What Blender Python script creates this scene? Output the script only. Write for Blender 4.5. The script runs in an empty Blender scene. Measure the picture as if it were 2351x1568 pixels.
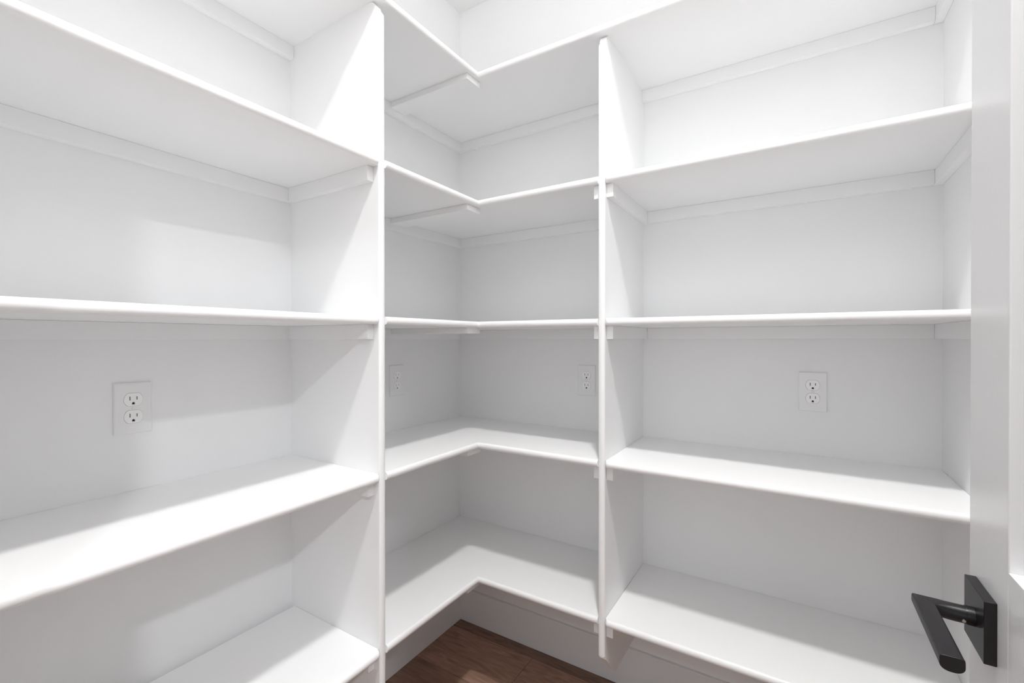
import bpy, bmesh, math, random
from mathutils import Vector, Matrix

# ------------------------------------------------------------------ camera
SC = bpy.context.scene
COL = SC.collection
W_PX = 2351.0
F_PX, YAW, PITCH, ROLL = 1044.91, 0.5557, -0.00484, -0.00068
CAM = Vector((1.26557, -1.58427, 1.22977))
cy_, sy_ = math.cos(YAW), math.sin(YAW)
right = Vector((cy_, sy_, 0)); fwd = Vector((-sy_, cy_, 0)); up = Vector((0, 0, 1))
cp_, sp_ = math.cos(PITCH), math.sin(PITCH)
f2 = fwd * cp_ + up * sp_; u2 = up * cp_ - fwd * sp_
cr_, sr_ = math.cos(ROLL), math.sin(ROLL)
r3 = right * cr_ + u2 * sr_; u3 = u2 * cr_ - right * sr_
cam_data = bpy.data.cameras.new('camera')
cam_data.sensor_width = 36.0
cam_data.lens = F_PX / W_PX * 36.0
cam_data.shift_x = -4.486 / W_PX
cam_data.shift_y = -0.327 / W_PX
cam_data.clip_start = 0.01
cam = bpy.data.objects.new('camera', cam_data)
COL.objects.link(cam)
cam.matrix_world = Matrix(((r3.x, u3.x, -f2.x, CAM.x), (r3.y, u3.y, -f2.y, CAM.y),
                           (r3.z, u3.z, -f2.z, CAM.z), (0, 0, 0, 1)))
SC.camera = cam

# ------------------------------------------------------------------ world, lights, exposure
wd = bpy.data.worlds.new('world'); SC.world = wd; wd.use_nodes = True
wd.node_tree.nodes['Background'].inputs[0].default_value = (0.95, 0.97, 1.0, 1)
wd.node_tree.nodes['Background'].inputs[1].default_value = 0.3
LAMP_POS = (1.25, -1.26)         # pantry ceiling light
LAMP_R, LAMP_STRENGTH = 0.075, 12.0
LAMP_WATTS, LAMP_SPREAD = 11.2, 116.0
HALL_POS = (2.66, -2.77)         # hall ceiling light seen through the doorway
HALL_R, HALL_STRENGTH = 0.08, 500.0
FILL_STRENGTH = 1.7              # added unseen fill light, shaped as a hall window behind the camera
ld = bpy.data.lights.new('lamp_light', 'AREA'); ld.shape = 'DISK'; ld.size = 2 * LAMP_R
ld.energy = LAMP_WATTS; ld.spread = math.radians(LAMP_SPREAD); ld.color = (1.0, .992, .985)
lo = bpy.data.objects.new('lamp_light', ld); COL.objects.link(lo)
lo.location = (LAMP_POS[0], LAMP_POS[1], 2.665 - .019)
SC.view_settings.view_transform = 'Standard'
SC.view_settings.look = 'None'
SC.view_settings.gamma = 1.0
SC.view_settings.use_curve_mapping = False
SC.view_settings.exposure = 0.68
SC.cycles.diffuse_bounces = 12
SC.cycles.max_bounces = 16
SC.cycles.glossy_bounces = 4

# ------------------------------------------------------------------ dimensions (metres)
T = 0.019                                     # board thickness
Z = [2.1031, 1.6843, 1.2867, 0.8903, 0.4482]  # shelf tops, highest first
D = 0.3829                                    # shelf depth
DA = 0.7821                                   # left divider, centre along the left wall
DB = 0.8027                                   # right divider, centre along the back wall
DF = 0.3780                                   # divider front
W = 1.586                                     # room width
NY = -1.600                                   # near wall, inner face
H = 2.665                                     # ceiling border, and the hall ceiling
TRAY, TRAY_H = 0.16, 3.035                    # raised middle of the pantry ceiling: border width, height
CL_H, CL_T, CL_E = 0.038, 0.019, 0.355        # cleats
BB_H, BB_T = 0.139, 0.013
HALL_Y = -4.6

# ------------------------------------------------------------------ materials
def new_mat(name):
    m = bpy.data.materials.new(name); m.use_nodes = True
    return m, m.node_tree, m.node_tree.nodes['Principled BSDF']

def paint(name, col, rough, bump=0.0, scale=300.0, spec=0.5, mottled=0.0):
    m, nt, b = new_mat(name)
    b.inputs['Roughness'].default_value = rough
    b.inputs['Specular IOR Level'].default_value = spec
    tc = nt.nodes.new('ShaderNodeTexCoord')
    if mottled:
        n2 = nt.nodes.new('ShaderNodeTexNoise'); n2.inputs['Scale'].default_value = 3.0
        n2.inputs['Detail'].default_value = 3
        nt.links.new(tc.outputs['Object'], n2.inputs['Vector'])
        r = nt.nodes.new('ShaderNodeValToRGB')
        r.color_ramp.elements[0].position = .3; r.color_ramp.elements[1].position = .7
        r.color_ramp.elements[0].color = tuple(c * (1 - mottled) for c in col) + (1,)
        r.color_ramp.elements[1].color = tuple(col) + (1,)
        nt.links.new(n2.outputs['Fac'], r.inputs['Fac'])
        nt.links.new(r.outputs['Color'], b.inputs['Base Color'])
    else:
        b.inputs['Base Color'].default_value = tuple(col) + (1,)
    if bump:
        n = nt.nodes.new('ShaderNodeTexNoise'); n.inputs['Scale'].default_value = scale
        n.inputs['Detail'].default_value = 2
        bp = nt.nodes.new('ShaderNodeBump'); bp.inputs['Strength'].default_value = bump
        bp.inputs['Distance'].default_value = 0.001
        nt.links.new(tc.outputs['Object'], n.inputs['Vector'])
        nt.links.new(n.outputs['Fac'], bp.inputs['Height'])
        nt.links.new(bp.outputs['Normal'], b.inputs['Normal'])
    return m

M_WALL = paint('wall_paint', (.857, .860, .862), .55, .12, 160, .35, .015)
M_CEIL = paint('ceiling_paint', (.88, .88, .88), .8, .25, 120, .2)
M_SHELF = paint('shelf_enamel', (.873, .876, .878), .36, .05, 90, .4)
M_BASE = paint('baseboard_enamel', (.845, .87, .882), .35, .04, 90, .4)
M_DOOR = paint('door_enamel', (.73, .733, .736), .20, .06, 130, .5)
M_PLASTIC = paint('outlet_plastic', (.835, .837, .84), .3, 0, 1, .5)
M_FACE = paint('receptacle_plastic', (.90, .90, .893), .28, 0, 1, .5)
M_SLOT = paint('slot_dark', (.03, .03, .03), .6)
M_SLOT_GREY = paint('blade_contact', (.16, .155, .15), .5)
M_BLACK = paint('black_matte_metal', (.006, .0052, .0065), .36, 0, 1, .42)
M_STEEL, _nt, _b = new_mat('steel')
_b.inputs['Metallic'].default_value = 1; _b.inputs['Roughness'].default_value = .3
_b.inputs['Base Color'].default_value = (.6, .58, .56, 1)
M_CAULK = paint('caulk_white', (.84, .84, .84), .5, 0, 1, .4)

def lamp_mat(name, s, col):
    m = bpy.data.materials.new(name); m.use_nodes = True
    nt = m.node_tree; nt.nodes.clear()
    e = nt.nodes.new('ShaderNodeEmission'); o = nt.nodes.new('ShaderNodeOutputMaterial')
    e.inputs[0].default_value = col + (1,); e.inputs[1].default_value = s
    nt.links.new(e.outputs[0], o.inputs[0]); return m
M_LAMP = lamp_mat('lamp_glow', LAMP_STRENGTH, (1.0, .992, .985))
M_FILL = lamp_mat('fill_glow', FILL_STRENGTH, (.90, .958, 1.0))
M_HALL = lamp_mat('hall_lamp_glow', HALL_STRENGTH, (.90, .95, 1.0))

def wood(name, base, dark, light):
    m, nt, b = new_mat(name)
    b.inputs['Roughness'].default_value = .42
    b.inputs['Specular IOR Level'].default_value = .4
    tc = nt.nodes.new('ShaderNodeTexCoord'); oi = nt.nodes.new('ShaderNodeObjectInfo')
    add = nt.nodes.new('ShaderNodeVectorMath'); add.operation = 'ADD'
    mul = nt.nodes.new('ShaderNodeVectorMath'); mul.operation = 'SCALE'
    cx = nt.nodes.new('ShaderNodeCombineXYZ')
    nt.links.new(oi.outputs['Random'], cx.inputs[0]); nt.links.new(oi.outputs['Random'], cx.inputs[1])
    nt.links.new(cx.outputs[0], mul.inputs[0]); mul.inputs['Scale'].default_value = 37
    nt.links.new(tc.outputs['Object'], add.inputs[0]); nt.links.new(mul.outputs[0], add.inputs[1])
    mp = nt.nodes.new('ShaderNodeMapping'); mp.inputs['Scale'].default_value = (2.2, 14, 1)
    nt.links.new(add.outputs[0], mp.inputs[0])
    n1 = nt.nodes.new('ShaderNodeTexNoise'); n1.inputs['Scale'].default_value = 2.2
    n1.inputs['Detail'].default_value = 8; n1.inputs['Distortion'].default_value = 2.4
    nt.links.new(mp.outputs[0], n1.inputs[0])
    mp2 = nt.nodes.new('ShaderNodeMapping'); mp2.inputs['Scale'].default_value = (9, 240, 1)
    nt.links.new(add.outputs[0], mp2.inputs[0])
    n2 = nt.nodes.new('ShaderNodeTexNoise'); n2.inputs['Scale'].default_value = 1.6
    n2.inputs['Detail'].default_value = 4; n2.inputs['Distortion'].default_value = .6
    nt.links.new(mp2.outputs[0], n2.inputs[0])
    r = nt.nodes.new('ShaderNodeValToRGB')
    r.color_ramp.elements[0].position = .34; r.color_ramp.elements[0].color = dark + (1,)
    r.color_ramp.elements[1].position = .68; r.color_ramp.elements[1].color = light + (1,)
    e = r.color_ramp.elements.new(.5); e.color = base + (1,)
    nt.links.new(n1.outputs['Fac'], r.inputs[0])
    mx = nt.nodes.new('ShaderNodeMixRGB'); mx.blend_type = 'MULTIPLY'; mx.inputs[0].default_value = .45
    r2 = nt.nodes.new('ShaderNodeValToRGB')
    r2.color_ramp.elements[0].position = .32; r2.color_ramp.elements[0].color = (.72, .69, .67, 1)
    r2.color_ramp.elements[1].position = .62; r2.color_ramp.elements[1].color = (1, 1, 1, 1)
    nt.links.new(n2.outputs['Fac'], r2.inputs[0])
    nt.links.new(r.outputs[0], mx.inputs[1]); nt.links.new(r2.outputs[0], mx.inputs[2])
    # plank to plank tone
    hv = nt.nodes.new('ShaderNodeHueSaturation')
    mr = nt.nodes.new('ShaderNodeMapRange'); mr.inputs[3].default_value = .82; mr.inputs[4].default_value = 1.12
    nt.links.new(oi.outputs['Random'], mr.inputs[0]); nt.links.new(mr.outputs[0], hv.inputs['Value'])
    nt.links.new(mx.outputs[0], hv.inputs['Color'])
    nt.links.new(hv.outputs[0], b.inputs['Base Color'])
    bp = nt.nodes.new('ShaderNodeBump'); bp.inputs['Strength'].default_value = .25
    bp.inputs['Distance'].default_value = .0006
    nt.links.new(n2.outputs['Fac'], bp.inputs['Height']); nt.links.new(bp.outputs[0], b.inputs['Normal'])
    return m
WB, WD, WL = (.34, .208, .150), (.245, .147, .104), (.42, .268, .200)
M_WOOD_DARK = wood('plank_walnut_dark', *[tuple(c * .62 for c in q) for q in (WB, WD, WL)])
M_WOOD = wood('plank_walnut', WB, WD, WL)
M_JOINT = paint('joint_dark', (.03, .02, .015), .8)

# ------------------------------------------------------------------ helpers
def link(name, me, mat, parent=None, smooth=False):
    o = bpy.data.objects.new(name, me); COL.objects.link(o)
    if mat: me.materials.append(mat)
    if smooth:
        for p in me.polygons: p.use_smooth = True
    if parent: o.parent = parent
    return o

def empty(name, loc, label=None, cat=None, group=None, parent=None):
    o = bpy.data.objects.new(name, None); COL.objects.link(o)
    o.empty_display_size = .05; o.location = loc
    if parent: o.parent = parent
    tag(o, label, cat, group); return o

def tag(o, label=None, cat=None, group=None, kind=None):
    if label: o['label'] = label
    if cat: o['category'] = cat
    if group: o['group'] = group
    if kind: o['kind'] = kind
    return o

def base_of(parent):
    return Vector(parent.location) + (base_of(parent.parent) if parent.parent else Vector()) if parent else Vector()

def box_bm(bm, lo, hi):
    vs = [bm.verts.new((x, y, z)) for z in (lo[2], hi[2]) for y in (lo[1], hi[1]) for x in (lo[0], hi[0])]
    for f in ((0, 2, 3, 1), (4, 5, 7, 6), (0, 1, 5, 4), (2, 6, 7, 3), (0, 4, 6, 2), (1, 3, 7, 5)):
        bm.faces.new([vs[i] for i in f])

def finish(name, bm, mat, parent=None, bev=0.0, seg=2, smooth=None):
    """world coordinates in; moved to the parent's base, or to the mesh's own base if top-level"""
    bmesh.ops.recalc_face_normals(bm, faces=bm.faces)
    if bev:
        es = [e for e in bm.edges if len(e.link_faces) == 2 and e.calc_face_angle(0) > .6]
        bmesh.ops.bevel(bm, geom=es, offset=bev, segments=seg, profile=.5, affect='EDGES', clamp_overlap=True)
    if parent is not None:
        org = base_of(parent)
    else:
        xs = [v.co for v in bm.verts]
        org = Vector(((min(v.x for v in xs) + max(v.x for v in xs)) / 2,
                      (min(v.y for v in xs) + max(v.y for v in xs)) / 2, min(v.z for v in xs)))
    bmesh.ops.translate(bm, vec=-org, verts=bm.verts)
    me = bpy.data.meshes.new(name); bm.to_mesh(me); bm.free()
    o = link(name, me, mat, parent)
    if smooth if smooth is not None else bev:
        for p in me.polygons: p.use_smooth = True
        m = o.modifiers.new('normals', 'WEIGHTED_NORMAL'); m.keep_sharp = True
        me.set_sharp_from_angle(angle=math.radians(50))
    if parent is None: o.location = org
    return o

def box(name, lo, hi, mat, parent=None, bev=0.0012, seg=2):
    bm = bmesh.new(); box_bm(bm, lo, hi)
    return finish(name, bm, mat, parent, bev, seg)

def prism(name, poly, axis, a, b, mat, parent=None, bev=0.0):
    """poly: 2D points in the two other axes, extruded along axis from a to b"""
    bm = bmesh.new()
    def P(q, t):
        return {0: (t, q[0], q[1]), 1: (q[0], t, q[1]), 2: (q[0], q[1], t)}[axis]
    v0 = [bm.verts.new(P(q, a)) for q in poly]; v1 = [bm.verts.new(P(q, b)) for q in poly]
    bm.faces.new(v0); bm.faces.new(v1[::-1])
    n = len(poly)
    for i in range(n): bm.faces.new((v0[i], v1[i], v1[(i + 1) % n], v0[(i + 1) % n]))
    return finish(name, bm, mat, parent, bev)

NOSE_L = 0.0135   # how deep the separate half-round front strip reaches back
def nose_profile(th):
    """(outward, z) points of a half-round strip, outward 0 = outermost"""
    r = th / 2; pts = [(-NOSE_L, r)]
    for i in range(13):
        a = math.pi / 2 - math.pi * i / 12
        pts.append((-r * .80 + r * .80 * math.cos(a), r * math.sin(a)))
    pts.append((-NOSE_L, -r)); return pts

def sweep(name, path, prof, mat, parent):
    """path: list of (pos Vector, outward Vector scaled for mitre, extra inset); prof in (outward, z)"""
    bm = bmesh.new(); rings = []
    for pos, out, inset in path:
        ring = [bm.verts.new(pos + out * (q[0] - (inset if q[0] > -NOSE_L + 1e-6 else 0)) + Vector((0, 0, q[1]))) for q in prof]
        rings.append(ring)
    n = len(prof)
    for a, b in zip(rings, rings[1:]):
        for i in range(n): bm.faces.new((a[i], a[(i + 1) % n], b[(i + 1) % n], b[i]))
    bm.faces.new(rings[0]); bm.faces.new(rings[-1][::-1])
    bmesh.ops.recalc_face_normals(bm, faces=bm.faces)
    return finish(name, bm, mat, parent, 0, smooth=True)

END = [(0.0, .0060), (.0018, .0030), (.0045, .0010), (.0085, 0.0)]   # rounded strip ends

def straight_path(a, b, out, round_a, round_b, zc):
    d = (b - a).normalized(); P = []
    if round_a: P += [(a + d * s, out, i) for s, i in END]
    else: P.append((a, out, 0))
    if round_b: P += [(b - d * s, out, i) for s, i in END[::-1]]
    else: P.append((b, out, 0))
    return [(Vector((p.x, p.y, zc)), o, i) for p, o, i in P]

def nosing_straight(a, b, out, ra, rb, ztop, parent):
    return sweep('nosing', straight_path(Vector(a + (0,)), Vector(b + (0,)), Vector(out + (0,)), ra, rb, ztop - T / 2),
                 nose_profile(T + .0012), M_SHELF, parent)

def nosing_corner(ya, xb, ztop, parent):
    """along x=D from y=ya to the inner corner (D,-D) and on along y=-D to x=xb"""
    zc = ztop - T / 2; ox = Vector((1, 0, 0)); oy = Vector((0, -1, 0))
    P = [(Vector((D, ya, zc)), ox, 0), (Vector((D, -D, zc)), ox + oy, 0), (Vector((xb, -D, zc)), oy, 0)]
    return sweep('nosing', P, nose_profile(T + .0012), M_SHELF, parent)

BD = D - NOSE_L + .0002   # board depth behind the strip
def cleat(name, lo, hi, parent): return box(name, lo, hi, M_SHELF, parent, .0012, 2)

def brace(zt, parent):
    box('corner_brace', (CL_T, -.421, zt - T - .019), (.367, -.351, zt - T), M_SHELF, parent, .0010)

# ------------------------------------------------------------------ room shell
def struct(o): o['kind'] = 'structure'; return o
struct(box('wall_left', (-.12, NY - .12, -.05), (0, .12, H), M_WALL, bev=0))
struct(box('wall_back', (0, 0, -.05), (W, .12, H), M_WALL, bev=0))
struct(box('wall_right', (W, NY, -.05), (W + .12, .12, H), M_WALL, bev=0))
OX0, OX1, OH = .712, 1.477, 2.052      # door opening
bm = bmesh.new()
box_bm(bm, (0, NY - .12, -.05), (OX0, NY, H)); box_bm(bm, (OX1, NY - .12, -.05), (4.0, NY, H))
box_bm(bm, (OX0, NY - .12, OH), (OX1, NY, H))
struct(finish('wall_near', bm, M_WALL))
bm = bmesh.new(); B = TRAY
box_bm(bm, (-.12, HALL_Y, H), (4.1, NY + .08, TRAY_H + .1))
box_bm(bm, (-.12, -B, H), (W + .12, .12, TRAY_H + .1))
box_bm(bm, (-.12, NY + .08, H), (B, -B, TRAY_H + .1)); box_bm(bm, (W - .08, NY + .08, H), (4.1, -B, TRAY_H + .1))
box_bm(bm, (B, NY + .08, TRAY_H), (W - .08, -B, TRAY_H + .1))
struct(finish('ceiling', bm, M_CEIL))
struct(box('wall_hall_back', (-.12, HALL_Y - .1, -.05), (4.1, HALL_Y, H), M_WALL, bev=0))
wn = empty('fill_window_1', (1.35, HALL_Y, 1.5)); wn['kind'] = 'structure'  # unseen glowing window, added to fill the pantry softly from the front
box('fill_pane', (.55, HALL_Y + .004, .75), (2.15, HALL_Y + .008, 2.15), M_FILL, wn, 0)
bm = bmesh.new()
for lo_, hi_ in (((.47, HALL_Y, .67), (2.23, HALL_Y + .02, .75)), ((.47, HALL_Y, 2.15), (2.23, HALL_Y + .02, 2.23)),
                 ((.47, HALL_Y, .75), (.55, HALL_Y + .02, 2.15)), ((2.15, HALL_Y, .75), (2.23, HALL_Y + .02, 2.15)),
                 ((1.33, HALL_Y, .75), (1.37, HALL_Y + .02, 2.15))): box_bm(bm, lo_, hi_)
finish('frame', bm, M_BASE, wn)
struct(box('wall_hall_left', (-.12, HALL_Y, -.05), (0, NY - .12, H), M_WALL, bev=0))
struct(box('wall_hall_right', (4.0, HALL_Y, -.05), (4.1, NY, H), M_WALL, bev=0))

# floor: planks run along the back wall
FL = struct(box('floor', (0, HALL_Y, -.05), (4.0, 0, -.0055), M_JOINT, bev=0))
rnd = random.Random(4)
PW = .2265; JX = {0: .95, 1: .4025, 2: .93, 3: .25, 4: 1.12, 5: .55, 6: .84, 7: .18, 8: 1.3}
row = 0; y1 = 0.0; ya = -.0615
while y1 > -2.0:
    y0 = ya
    js = [0.0]; x = JX.get(row, .6)
    while x < 4.0: js.append(x); x += 1.22
    js.append(4.0)
    for x0, x1 in zip(js, js[1:]):
        if x1 - x0 < .02: continue
        xm = min(x1, 4.0)
        if y1 > NY and x0 > W: continue
        if y1 > NY + .01: xm = min(xm, W)
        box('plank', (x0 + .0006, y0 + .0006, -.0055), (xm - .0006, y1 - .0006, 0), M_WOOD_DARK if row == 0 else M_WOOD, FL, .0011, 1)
    y1 = y0; ya = y0 - PW; row += 1
hall_y = y1
bm = bmesh.new(); yy = hall_y; k = 0
while yy > HALL_Y + .01:
    y0 = max(yy - PW, HALL_Y); x = -(k * .47 % 1.22)
    while x < 4.0:
        a, b_ = max(0, x), min(4.0, x + 1.22)
        if b_ - a > .02: box_bm(bm, (a + .0006, y0 + .0006, -.0055), (b_ - .0006, yy - .0006, 0))
        x += 1.22
    yy = y0; k += 1
tag(finish('hall_planks', bm, M_WOOD, FL), kind='stuff')

def baseboard(name, axis, a, b, s):
    """flat board with eased top edge"""
    prof = [(0, 0), (BB_T, 0), (BB_T, BB_H - .002), (BB_T - .002, BB_H), (0, BB_H)]
    if axis == 1: poly = [(q[0], q[1]) for q in prof]; o = prism(name, poly, 1, a, b, M_BASE)
    elif s < 0 and axis == 0: o = prism(name, [(-q[0], q[1]) for q in prof], 0, a, b, M_BASE)
    return struct(o)
baseboard('baseboard_left', 1, NY, 0, 1)
baseboard('baseboard_back', 0, BB_T, W, -1)
struct(prism('baseboard_right', [(W - q, z) for q, z in ((0, 0), (BB_T, 0), (BB_T, BB_H - .002), (BB_T - .002, BB_H), (0, BB_H))],
             1, NY, -BB_T, M_BASE))

# door frame round the opening
bm = bmesh.new()
JT = .018
box_bm(bm, (OX0, NY - .12, 0), (OX0 + JT, NY, OH)); box_bm(bm, (OX1 - .002, NY - .12, 0), (OX1 + .010, NY, OH))
box_bm(bm, (OX0 + JT, NY - .12, OH - JT), (OX1 - .002, NY, OH))
struct(finish('trim_1', bm, M_BASE, None, .001))
bm = bmesh.new()
CW = .083
box_bm(bm, (OX0 - CW, NY, 0), (OX0 + .005, NY + .013, OH + CW - .01))
box_bm(bm, (OX0 + .005, NY, OH - .012), (OX1 - .02, NY + .013, OH + CW - .01))
struct(finish('trim_2', bm, M_BASE, None, .001))

# ------------------------------------------------------------------ shelves
ORD = ['top', 'second', 'third', 'fourth', 'lowest']
# top shelf: one continuous L, carried over both dividers
zt = Z[0]; zb = zt - T
top = empty('corner_shelf', (D / 2, -D / 2, zb),
            'long white top shelf running unbroken round the corner above both dividers', 'shelf')
prism('shelf_board', [(.0005, -.0005), (W - .0005, -.0005), (W - .0005, -BD), (BD, -BD), (BD, NY + .0005), (.0005, NY + .0005)], 2, zb, zt, M_SHELF, top)
sweep('nosing', [(Vector((D, NY, zt - T / 2)), Vector((1, 0, 0)), 0), (Vector((D, -D, zt - T / 2)), Vector((1, -1, 0)), 0),
                 (Vector((W, -D, zt - T / 2)), Vector((0, -1, 0)), 0)], nose_profile(T + .0012), M_SHELF, top)

def left_cleat(y0, y1, zt, par): cleat('cleat', (0, y0, zt - T - CL_H), (CL_T, y1, zt - T), par)
def back_cleat(x0, x1, zt, par): cleat('cleat', (x0, -CL_T, zt - T - CL_H), (x1, 0, zt - T), par)
def side_cleat_y(yf, sgn, zt, par):     # on a face of the left divider (runs along x)
    a, b = sorted((yf, yf + sgn * CL_T)); cleat('cleat', (CL_T, a, zt - T - CL_H), (CL_E, b, zt - T), par)
def side_cleat_x(xf, sgn, zt, par, e=CL_E):     # on a face of the right divider / right wall (runs along y)
    a, b = sorted((xf, xf + sgn * CL_T)); cleat('cleat', (a, -e - .006, zt - T - CL_H), (b, -.0 if sgn > 9 else -.0002, zt - T), par)

yA0, yA1 = -DA - T / 2, -DA + T / 2      # near and far face of the left divider
xB0, xB1 = DB - T / 2, DB + T / 2
# top shelf cleats (each bay)
left_cleat(NY, yA0, zt, top); left_cleat(yA1, -CL_T, zt, top)
back_cleat(0, xB0, zt, top); back_cleat(xB1, W - CL_T, zt, top)
side_cleat_x(W, -1, zt, top)
brace(zt, top)

WHERE_L = {1: 'white wall shelf in the left bay, topmost of the four below the long top shelf',
           2: 'white wall shelf in the left bay just above the large outlet',
           3: 'white wall shelf in the left bay just below the large outlet',
           4: 'white wall shelf lowest in the left bay, at the bottom left of the photo'}
WHERE_C = {1: 'white L-shaped corner shelf between the dividers, second from the top',
           2: 'white L-shaped corner shelf between the dividers, directly above the two small outlets',
           3: 'white L-shaped corner shelf between the dividers, directly below the two small outlets',
           4: 'white L-shaped corner shelf lowest between the dividers, just above the baseboard and floor'}
WHERE_R = {1: 'white wall shelf in the right bay, topmost of the four below the long top shelf',
           2: 'white wall shelf in the right bay directly above its outlet',
           3: 'white wall shelf in the right bay directly below its outlet',
           4: 'white wall shelf lowest in the right bay, behind the black door handle'}
for i in range(1, 5):
    zt = Z[i]; zb = zt - T
    # left bay
    gap = .0155 if i == 4 else .0005
    s = empty('wall_shelf', (D / 2, (NY + yA0) / 2, zb), WHERE_L[i], 'shelf', 'straight shelves in the left bay')
    box('shelf_board', (gap, NY + .0005, zb), (BD, yA0 - .0004, zt), M_SHELF, s, .0006, 1)
    nosing_straight((D, NY), (D, yA0 - .0030), (1, 0), False, True, zt, s)
    left_cleat(NY, yA0, zt, s); side_cleat_y(yA0, -1, zt, s)
    # corner bay
    s = empty('corner_shelf', (D / 2, -D / 2, zb), WHERE_C[i], 'shelf', 'L-shaped shelves in the corner bay')
    prism('shelf_board', [(.0005, -.0005), (xB0 - .0004, -.0005), (xB0 - .0004, -BD), (BD, -BD), (BD, yA1 + .0004), (.0005, yA1 + .0004)],
          2, zb, zt, M_SHELF, s)
    nosing_corner(yA1 + .0002, xB0 - .0002, zt, s)
    left_cleat(yA1, -CL_T, zt, s); back_cleat(0, xB0, zt, s)
    side_cleat_y(yA1, 1, zt, s); side_cleat_x(xB0, -1, zt, s)
    brace(zt, s)
    # right bay
    s = empty('wall_shelf', ((xB1 + W) / 2, -D / 2, zb), WHERE_R[i], 'shelf', 'straight shelves in the right bay')
    box('shelf_board', (xB1 + .0004, -BD, zb), (W - .0005, -.0005, zt), M_SHELF, s, .0006, 1)
    nosing_straight((xB1 + .0030, -D), (W, -D), (0, -1), True, False, zt, s)
    back_cleat(xB1 + CL_T, W - CL_T, zt, s); side_cleat_x(xB1, 1, zt, s); side_cleat_x(W, -1, zt, s)

# ------------------------------------------------------------------ dividers
def divider(axis, c, label):
    """axis 1: stands on the left wall (plane y=c); axis 0: on the back wall (plane x=c)"""
    e = empty('shelf_divider', (DF / 2, c, .245) if axis == 1 else (c, -DF / 2, .245), label, 'divider', 'upright dividers')
    f = DF - .0125; zt = Z[0] - T; zl = .341
    top = [(f - .020 * (1 - math.cos(a)), zt - .030 + .030 * math.sin(a)) for a in [math.pi / 2 * k / 5 for k in range(6)]]
    poly = [(0, zt), (0, .245), (.2825, .245), (f, zl - .012)] + top
    sgn = 1 if axis == 1 else -1
    pts = [(sgn * q[0], q[1]) for q in poly]
    prism('panel', pts, axis, c - T / 2, c + T / 2, M_SHELF, e)
    # half-round front strip, vertical
    r = T / 2 + .0002; prof = [(DF - .0130, -r)]
    for k in range(13):
        a = -math.pi / 2 + math.pi * k / 12
        prof.append((DF - r * .62 + r * .62 * math.cos(a), r * math.sin(a)))
    prof.append((DF - .0130, r))
    bm = bmesh.new(); rings = []
    z1 = zt - .030
    for z, inset in ((zl, .0), (z1 - .006, 0), (z1 - .003, .0012), (z1, .0036)):
        ring = []
        for d, s in prof:
            d2 = d if d < DF - .0129 else d - inset
            ring.append(bm.verts.new((d2, c + s, z) if axis == 1 else (c + s, -d2, z)))
        rings.append(ring)
    n = len(prof)
    for a_, b_ in zip(rings, rings[1:]):
        for k in range(n): bm.faces.new((a_[k], a_[(k + 1) % n], b_[(k + 1) % n], b_[k]))
    bm.faces.new(rings[0]); bm.faces.new(rings[-1][::-1])
    finish('nosing', bm, M_SHELF, e, 0, smooth=True)
divider(1, -DA, 'white upright divider on the left wall, between the left bay and the corner bay')
divider(0, DB, 'white upright divider on the back wall, between the corner bay and the right bay')

# ------------------------------------------------------------------ outlets
def face_outline(r, hh, n=10):
    a0 = math.asin(hh / r); pts = []
    for k in range(n + 1):
        a = -a0 + 2 * a0 * k / n; pts.append((r * math.cos(a), r * math.sin(a)))
    for k in range(n + 1):
        a = math.pi - a0 + 2 * a0 * k / n; pts.append((r * math.cos(a), r * math.sin(a)))
    return pts

def holed(bm, outer, holes, z0, z1):
    """flat plate with through holes between z0 and z1 (local z = out of the wall)"""
    loops = [outer] + holes; es = []; rings = []
    for lp in loops:
        vs = [bm.verts.new((q[0], q[1], z1)) for q in lp]
        rings.append(vs)
        for i in range(len(vs)): es.append(bm.edges.new((vs[i], vs[(i + 1) % len(vs)])))
    bmesh.ops.triangle_fill(bm, use_beauty=True, use_dissolve=False, edges=es, normal=(0, 0, 1))
    for vs, lp in zip(rings, loops):
        lo = [bm.verts.new((q[0], q[1], z0)) for q in lp]
        for i in range(len(vs)): bm.faces.new((vs[i], vs[(i + 1) % len(vs)], lo[(i + 1) % len(lo)], lo[i]))

def rect(cx, cy, w, h): return [(cx - w / 2, cy - h / 2), (cx + w / 2, cy - h / 2), (cx + w / 2, cy + h / 2), (cx - w / 2, cy + h / 2)]
def dshape(cx, cy, w, h):
    pts = [(cx - w / 2, cy - h / 2), (cx + w / 2, cy - h / 2)]
    for k in range(7):
        a = math.pi * k / 6; pts.append((cx + w / 2 * math.cos(a), cy + h / 2 - w / 2 + w / 2 * math.sin(a)))
    return pts

def lmesh(name, bm, mat, parent, smooth=False):
    me = bpy.data.meshes.new(name)
    bmesh.ops.recalc_face_normals(bm, faces=bm.faces)
    bm.to_mesh(me); bm.free(); return link(name, me, mat, parent, smooth)

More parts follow.
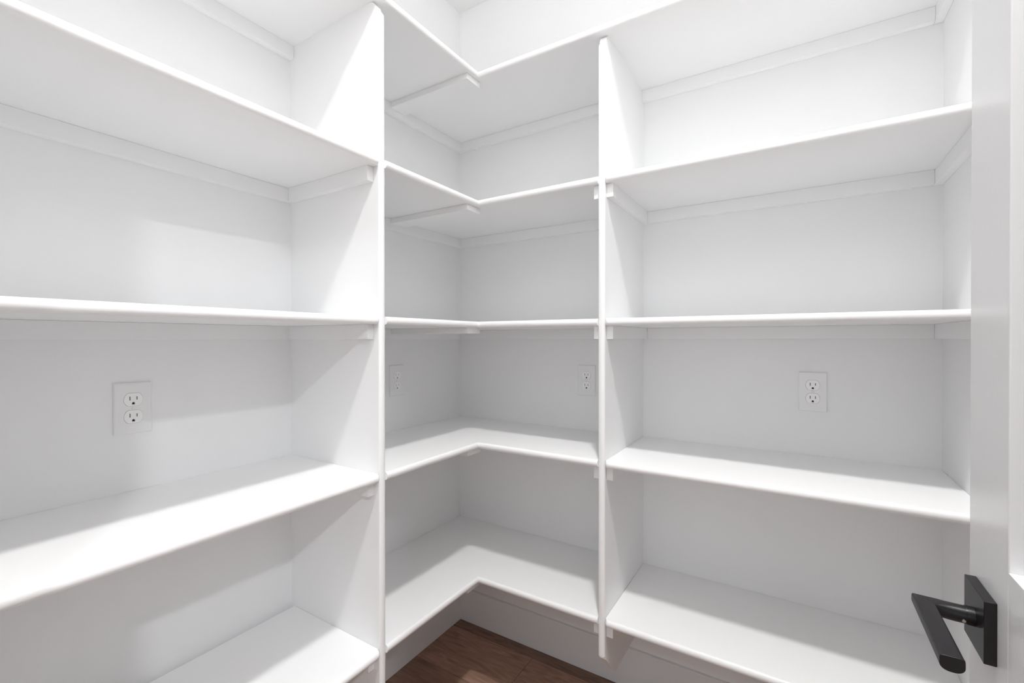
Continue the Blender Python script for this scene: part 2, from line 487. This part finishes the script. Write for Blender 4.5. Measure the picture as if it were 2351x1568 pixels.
def make_outlet(pos, rotz, label):
    e = empty('wall_outlet', pos, label, 'outlet', 'duplex outlets on the pantry walls')
    e.rotation_euler = (math.radians(90), 0, rotz)
    # local x along wall, y up, z out of the wall
    pw, ph = .0350, .0570
    def rr(w, h, r, n=3):
        pts = []
        for cx, cy, a0 in ((w - r, h - r, 0), (-w + r, h - r, 90), (-w + r, -h + r, 180), (w - r, -h + r, 270)):
            for k in range(n + 1):
                a = math.radians(a0 + 90 * k / n); pts.append((cx + r * math.cos(a), cy + r * math.sin(a)))
        return pts
    bm = bmesh.new()
    hs = [[(x, y + s * .01905) for x, y in face_outline(.0178, .0147)] for s in (1, -1)]
    outer = rr(pw - .0028, ph - .0028, .0008)
    holed(bm, outer, hs, .0015, .0056)
    # bevelled rim down to the wall
    lv = [(outer, .0056), (rr(pw - .0010, ph - .0010, .0016), .0047), (rr(pw, ph, .0020), .0028), (rr(pw, ph, .0020), 0.0)]
    rings = [[bm.verts.new((q[0], q[1], z)) for q in lp] for lp, z in lv]
    for a, b in zip(rings, rings[1:]):
        n = len(a)
        for i in range(n): bm.faces.new((a[i], a[(i + 1) % n], b[(i + 1) % n], b[i]))
    bmesh.ops.remove_doubles(bm, verts=bm.verts, dist=1e-6)
    lmesh('cover_plate', bm, M_PLASTIC, e)
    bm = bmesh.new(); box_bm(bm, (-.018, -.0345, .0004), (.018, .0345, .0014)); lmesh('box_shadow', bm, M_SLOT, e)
    for s in (1, -1):
        cyy = s * .01905
        bm = bmesh.new()
        out = [(x, y + cyy) for x, y in face_outline(.01735, .01425)]
        slots = [rect(-.0064, cyy + .0027, .0021, .0088), rect(.0064, cyy + .0027, .0021, .0073), dshape(0, cyy - .0084, .0056, .0056)]
        holed(bm, out, slots, .0022, .0063)
        rc = lmesh('receptacle', bm, M_FACE, e)
        bm = bmesh.new()
        for sl in slots[:2]:
            xs = [q[0] for q in sl]; ys = [q[1] for q in sl]
            box_bm(bm, (min(xs) - .0004, min(ys) - .0004, .0040), (max(xs) + .0004, max(ys) + .0004, .0046))
        lmesh('blade_slots', bm, M_SLOT_GREY, rc)
        bm = bmesh.new(); box_bm(bm, (-.0032, cyy - .0116, .0018), (.0032, cyy - .0052, .0024))
        lmesh('ground_hole', bm, M_SLOT, rc)
    bm = bmesh.new()
    bmesh.ops.create_cone(bm, cap_ends=True, segments=20, radius1=.0033, radius2=.0028, depth=.0012, matrix=Matrix.Translation((0, 0, .0060)))
    sc = lmesh('screw', bm, M_PLASTIC, e)
    bm = bmesh.new(); box_bm(bm, (-.00045, -.0024, .0063), (.00045, .0024, .00666)); lmesh('screw_slot', bm, M_PLASTIC, sc)
    return e
E90 = math.radians(90)
make_outlet((0, -1.16894, 1.0764), E90, 'large white duplex outlet on the left wall, in the left bay')
make_outlet((0, -.37675, 1.0762), E90, 'small white duplex outlet close beside the left divider, inside the corner bay')
make_outlet((.60233, 0, 1.0762), 0, 'small white duplex outlet on the back wall, just left of the right divider')
make_outlet((1.30586, 0, 1.0764), 0, 'white duplex outlet on the back wall of the right bay')

# ------------------------------------------------------------------ door, swung open along the right wall
DX0, DX1 = 1.4400, 1.4750
DY0, DY1 = -1.597, -.8430
DZ0, DZ1 = .012, 2.030
door = empty('door_1', ((DX0 + DX1) / 2, (DY0 + DY1) / 2, DZ0)); door['kind'] = 'structure'
door['label'] = 'white two-panel door swung open at the right edge'
ST = .1165; RC = .0130
rails = [(DZ0, DZ0 + .235), (.795, 1.0036), (DZ1 - .116, DZ1)]
box('stile', (DX0, DY1 - ST, DZ0), (DX1, DY1, DZ1), M_DOOR, door, .0016)
box('stile', (DX0, DY0, DZ0), (DX1, DY0 + ST, DZ1), M_DOOR, door, .0016)
for a, b in rails: box('rail', (DX0, DY0 + ST, a), (DX1, DY1 - ST, b), M_DOOR, door, .0006)
for a, b in zip(rails, rails[1:]): box('panel', (DX0 + RC, DY0 + ST - .004, a[1] - .004), (DX1 - RC, DY1 - ST + .004, b[0] + .004), M_DOOR, door, 0)

HY, HZ = -.8995, .9270       # handle axis
hd = empty('door_handle', Vector((DX0, HY, HZ)) - base_of(door), 'matte black lever handle on a square rosette', None, None, door)
def hbox(name, lo, hi, mat, bev): return box(name, lo, hi, mat, hd, bev, 2)
hbox('rosette', (DX0 - .0100, HY - .0325, HZ - .0325), (DX0, HY + .0325, HZ + .0325), M_BLACK, .0008)
def cyl(name, a, b, r, mat, seg=40, r2=None, bev=0):
    bm = bmesh.new(); a = Vector(a); b = Vector(b); d = b - a
    m = Matrix.Translation((a + b) / 2) @ d.to_track_quat('Z', 'Y').to_matrix().to_4x4()
    bmesh.ops.create_cone(bm, cap_ends=True, segments=seg, radius1=r, radius2=r if r2 is None else r2, depth=d.length, matrix=m)
    return finish(name, bm, mat, hd, bev, 2, smooth=True)
cyl('collar', (DX0 - .0095, HY, HZ), (DX0 - .0165, HY, HZ), .0098, M_BLACK)
# lever: round neck out of the rosette, sharp mitre, oval grip back towards the hinges
LX = 1.3890; LY = -1.0125
bm = bmesh.new(); N = 48; rings = []; RN = .0092
def circ(k):
    a = 2 * math.pi * k / N; return RN * math.cos(a), RN * math.sin(a)
def dee(k):
    """grip section: nearly flat top, rounded belly"""
    a = 2 * math.pi * k / N; c, s_ = math.cos(a), math.sin(a)
    if s_ >= 0: return .0092 * math.copysign(abs(c) ** .28, c), .0080 * s_ ** .34
    return .0092 * math.copysign(abs(c) ** .85, c), -.0070 * abs(s_) ** .9
def mix(k, t):
    p_, q_ = circ(k), dee(k); return p_[0] * (1 - t) + q_[0] * t, p_[1] * (1 - t) + q_[1] * t
def neck(x, t): rings.append([bm.verts.new((x, HY + mix(k, t)[0], HZ + mix(k, t)[1])) for k in range(N)])
neck(DX0 - .016, 0)
for x, t in ((LX + .026, 0), (LX + .021, .12), (LX + .016, .35), (LX + .012, .65)): neck(x, t)
rings.append([bm.verts.new((LX - dee(k)[0], HY + dee(k)[0], HZ + dee(k)[1])) for k in range(N)])
for y in (HY - .014, LY + .0006): rings.append([bm.verts.new((LX - dee(k)[0], y, HZ + dee(k)[1])) for k in range(N)])
rings.append([bm.verts.new((LX - dee(k)[0] * .95, LY, HZ + dee(k)[1] * .95)) for k in range(N)])
for a_, b_ in zip(rings, rings[1:]):
    for k in range(N): bm.faces.new((a_[k], a_[(k + 1) % N], b_[(k + 1) % N], b_[k]))
bm.faces.new(rings[0]); bm.faces.new(rings[-1][::-1])
lv = finish('lever', bm, M_BLACK, hd, 0, smooth=True); lv.data.set_sharp_from_angle(angle=math.radians(40))
s = cyl('set_screw', (DX0 - .0195, HY - .0082, HZ - .0030), (DX0 - .0195, HY - .0096, HZ - .0035), .0017, M_STEEL, 16)
s['label'] = 'tiny bright steel set screw'

# ------------------------------------------------------------------ lamps
def ceiling_lamp(x, y, r, mat, label, H):
    e = empty('ceiling_light', (x, y, H - .018), label, 'lamp')
    if mat is M_LAMP: lo.parent = e; lo.location = (0, 0, -.001)
    bm = bmesh.new(); N = 48; prof = [(r + .022, H), (r + .022, H - .006), (r + .012, H - .016), (r, H - .018), (r, H - .010)]
    rings = [[bm.verts.new((x + q * math.cos(2 * math.pi * k / N), y + q * math.sin(2 * math.pi * k / N), z)) for k in range(N)] for q, z in prof]
    for a, b in zip(rings, rings[1:]):
        for k in range(N): bm.faces.new((a[k], a[(k + 1) % N], b[(k + 1) % N], b[k]))
    finish('trim_ring', bm, M_PLASTIC, e, 0, smooth=True)
    bm = bmesh.new(); vs = [bm.verts.new((x + r * math.cos(2 * math.pi * k / N), y + r * math.sin(2 * math.pi * k / N), H - .0125)) for k in range(N)]
    f = bm.faces.new(vs[::-1]); bmesh.ops.translate(bm, vec=-base_of(e), verts=bm.verts)
    me = bpy.data.meshes.new('lens'); bm.to_mesh(me); bm.free(); link('lens', me, mat, e)
ceiling_lamp(LAMP_POS[0], LAMP_POS[1], LAMP_R, M_LAMP, 'round white recessed light in the pantry ceiling', TRAY_H)
ceiling_lamp(HALL_POS[0], HALL_POS[1], HALL_R, M_HALL, 'larger round light in the hall ceiling outside the doorway', H)
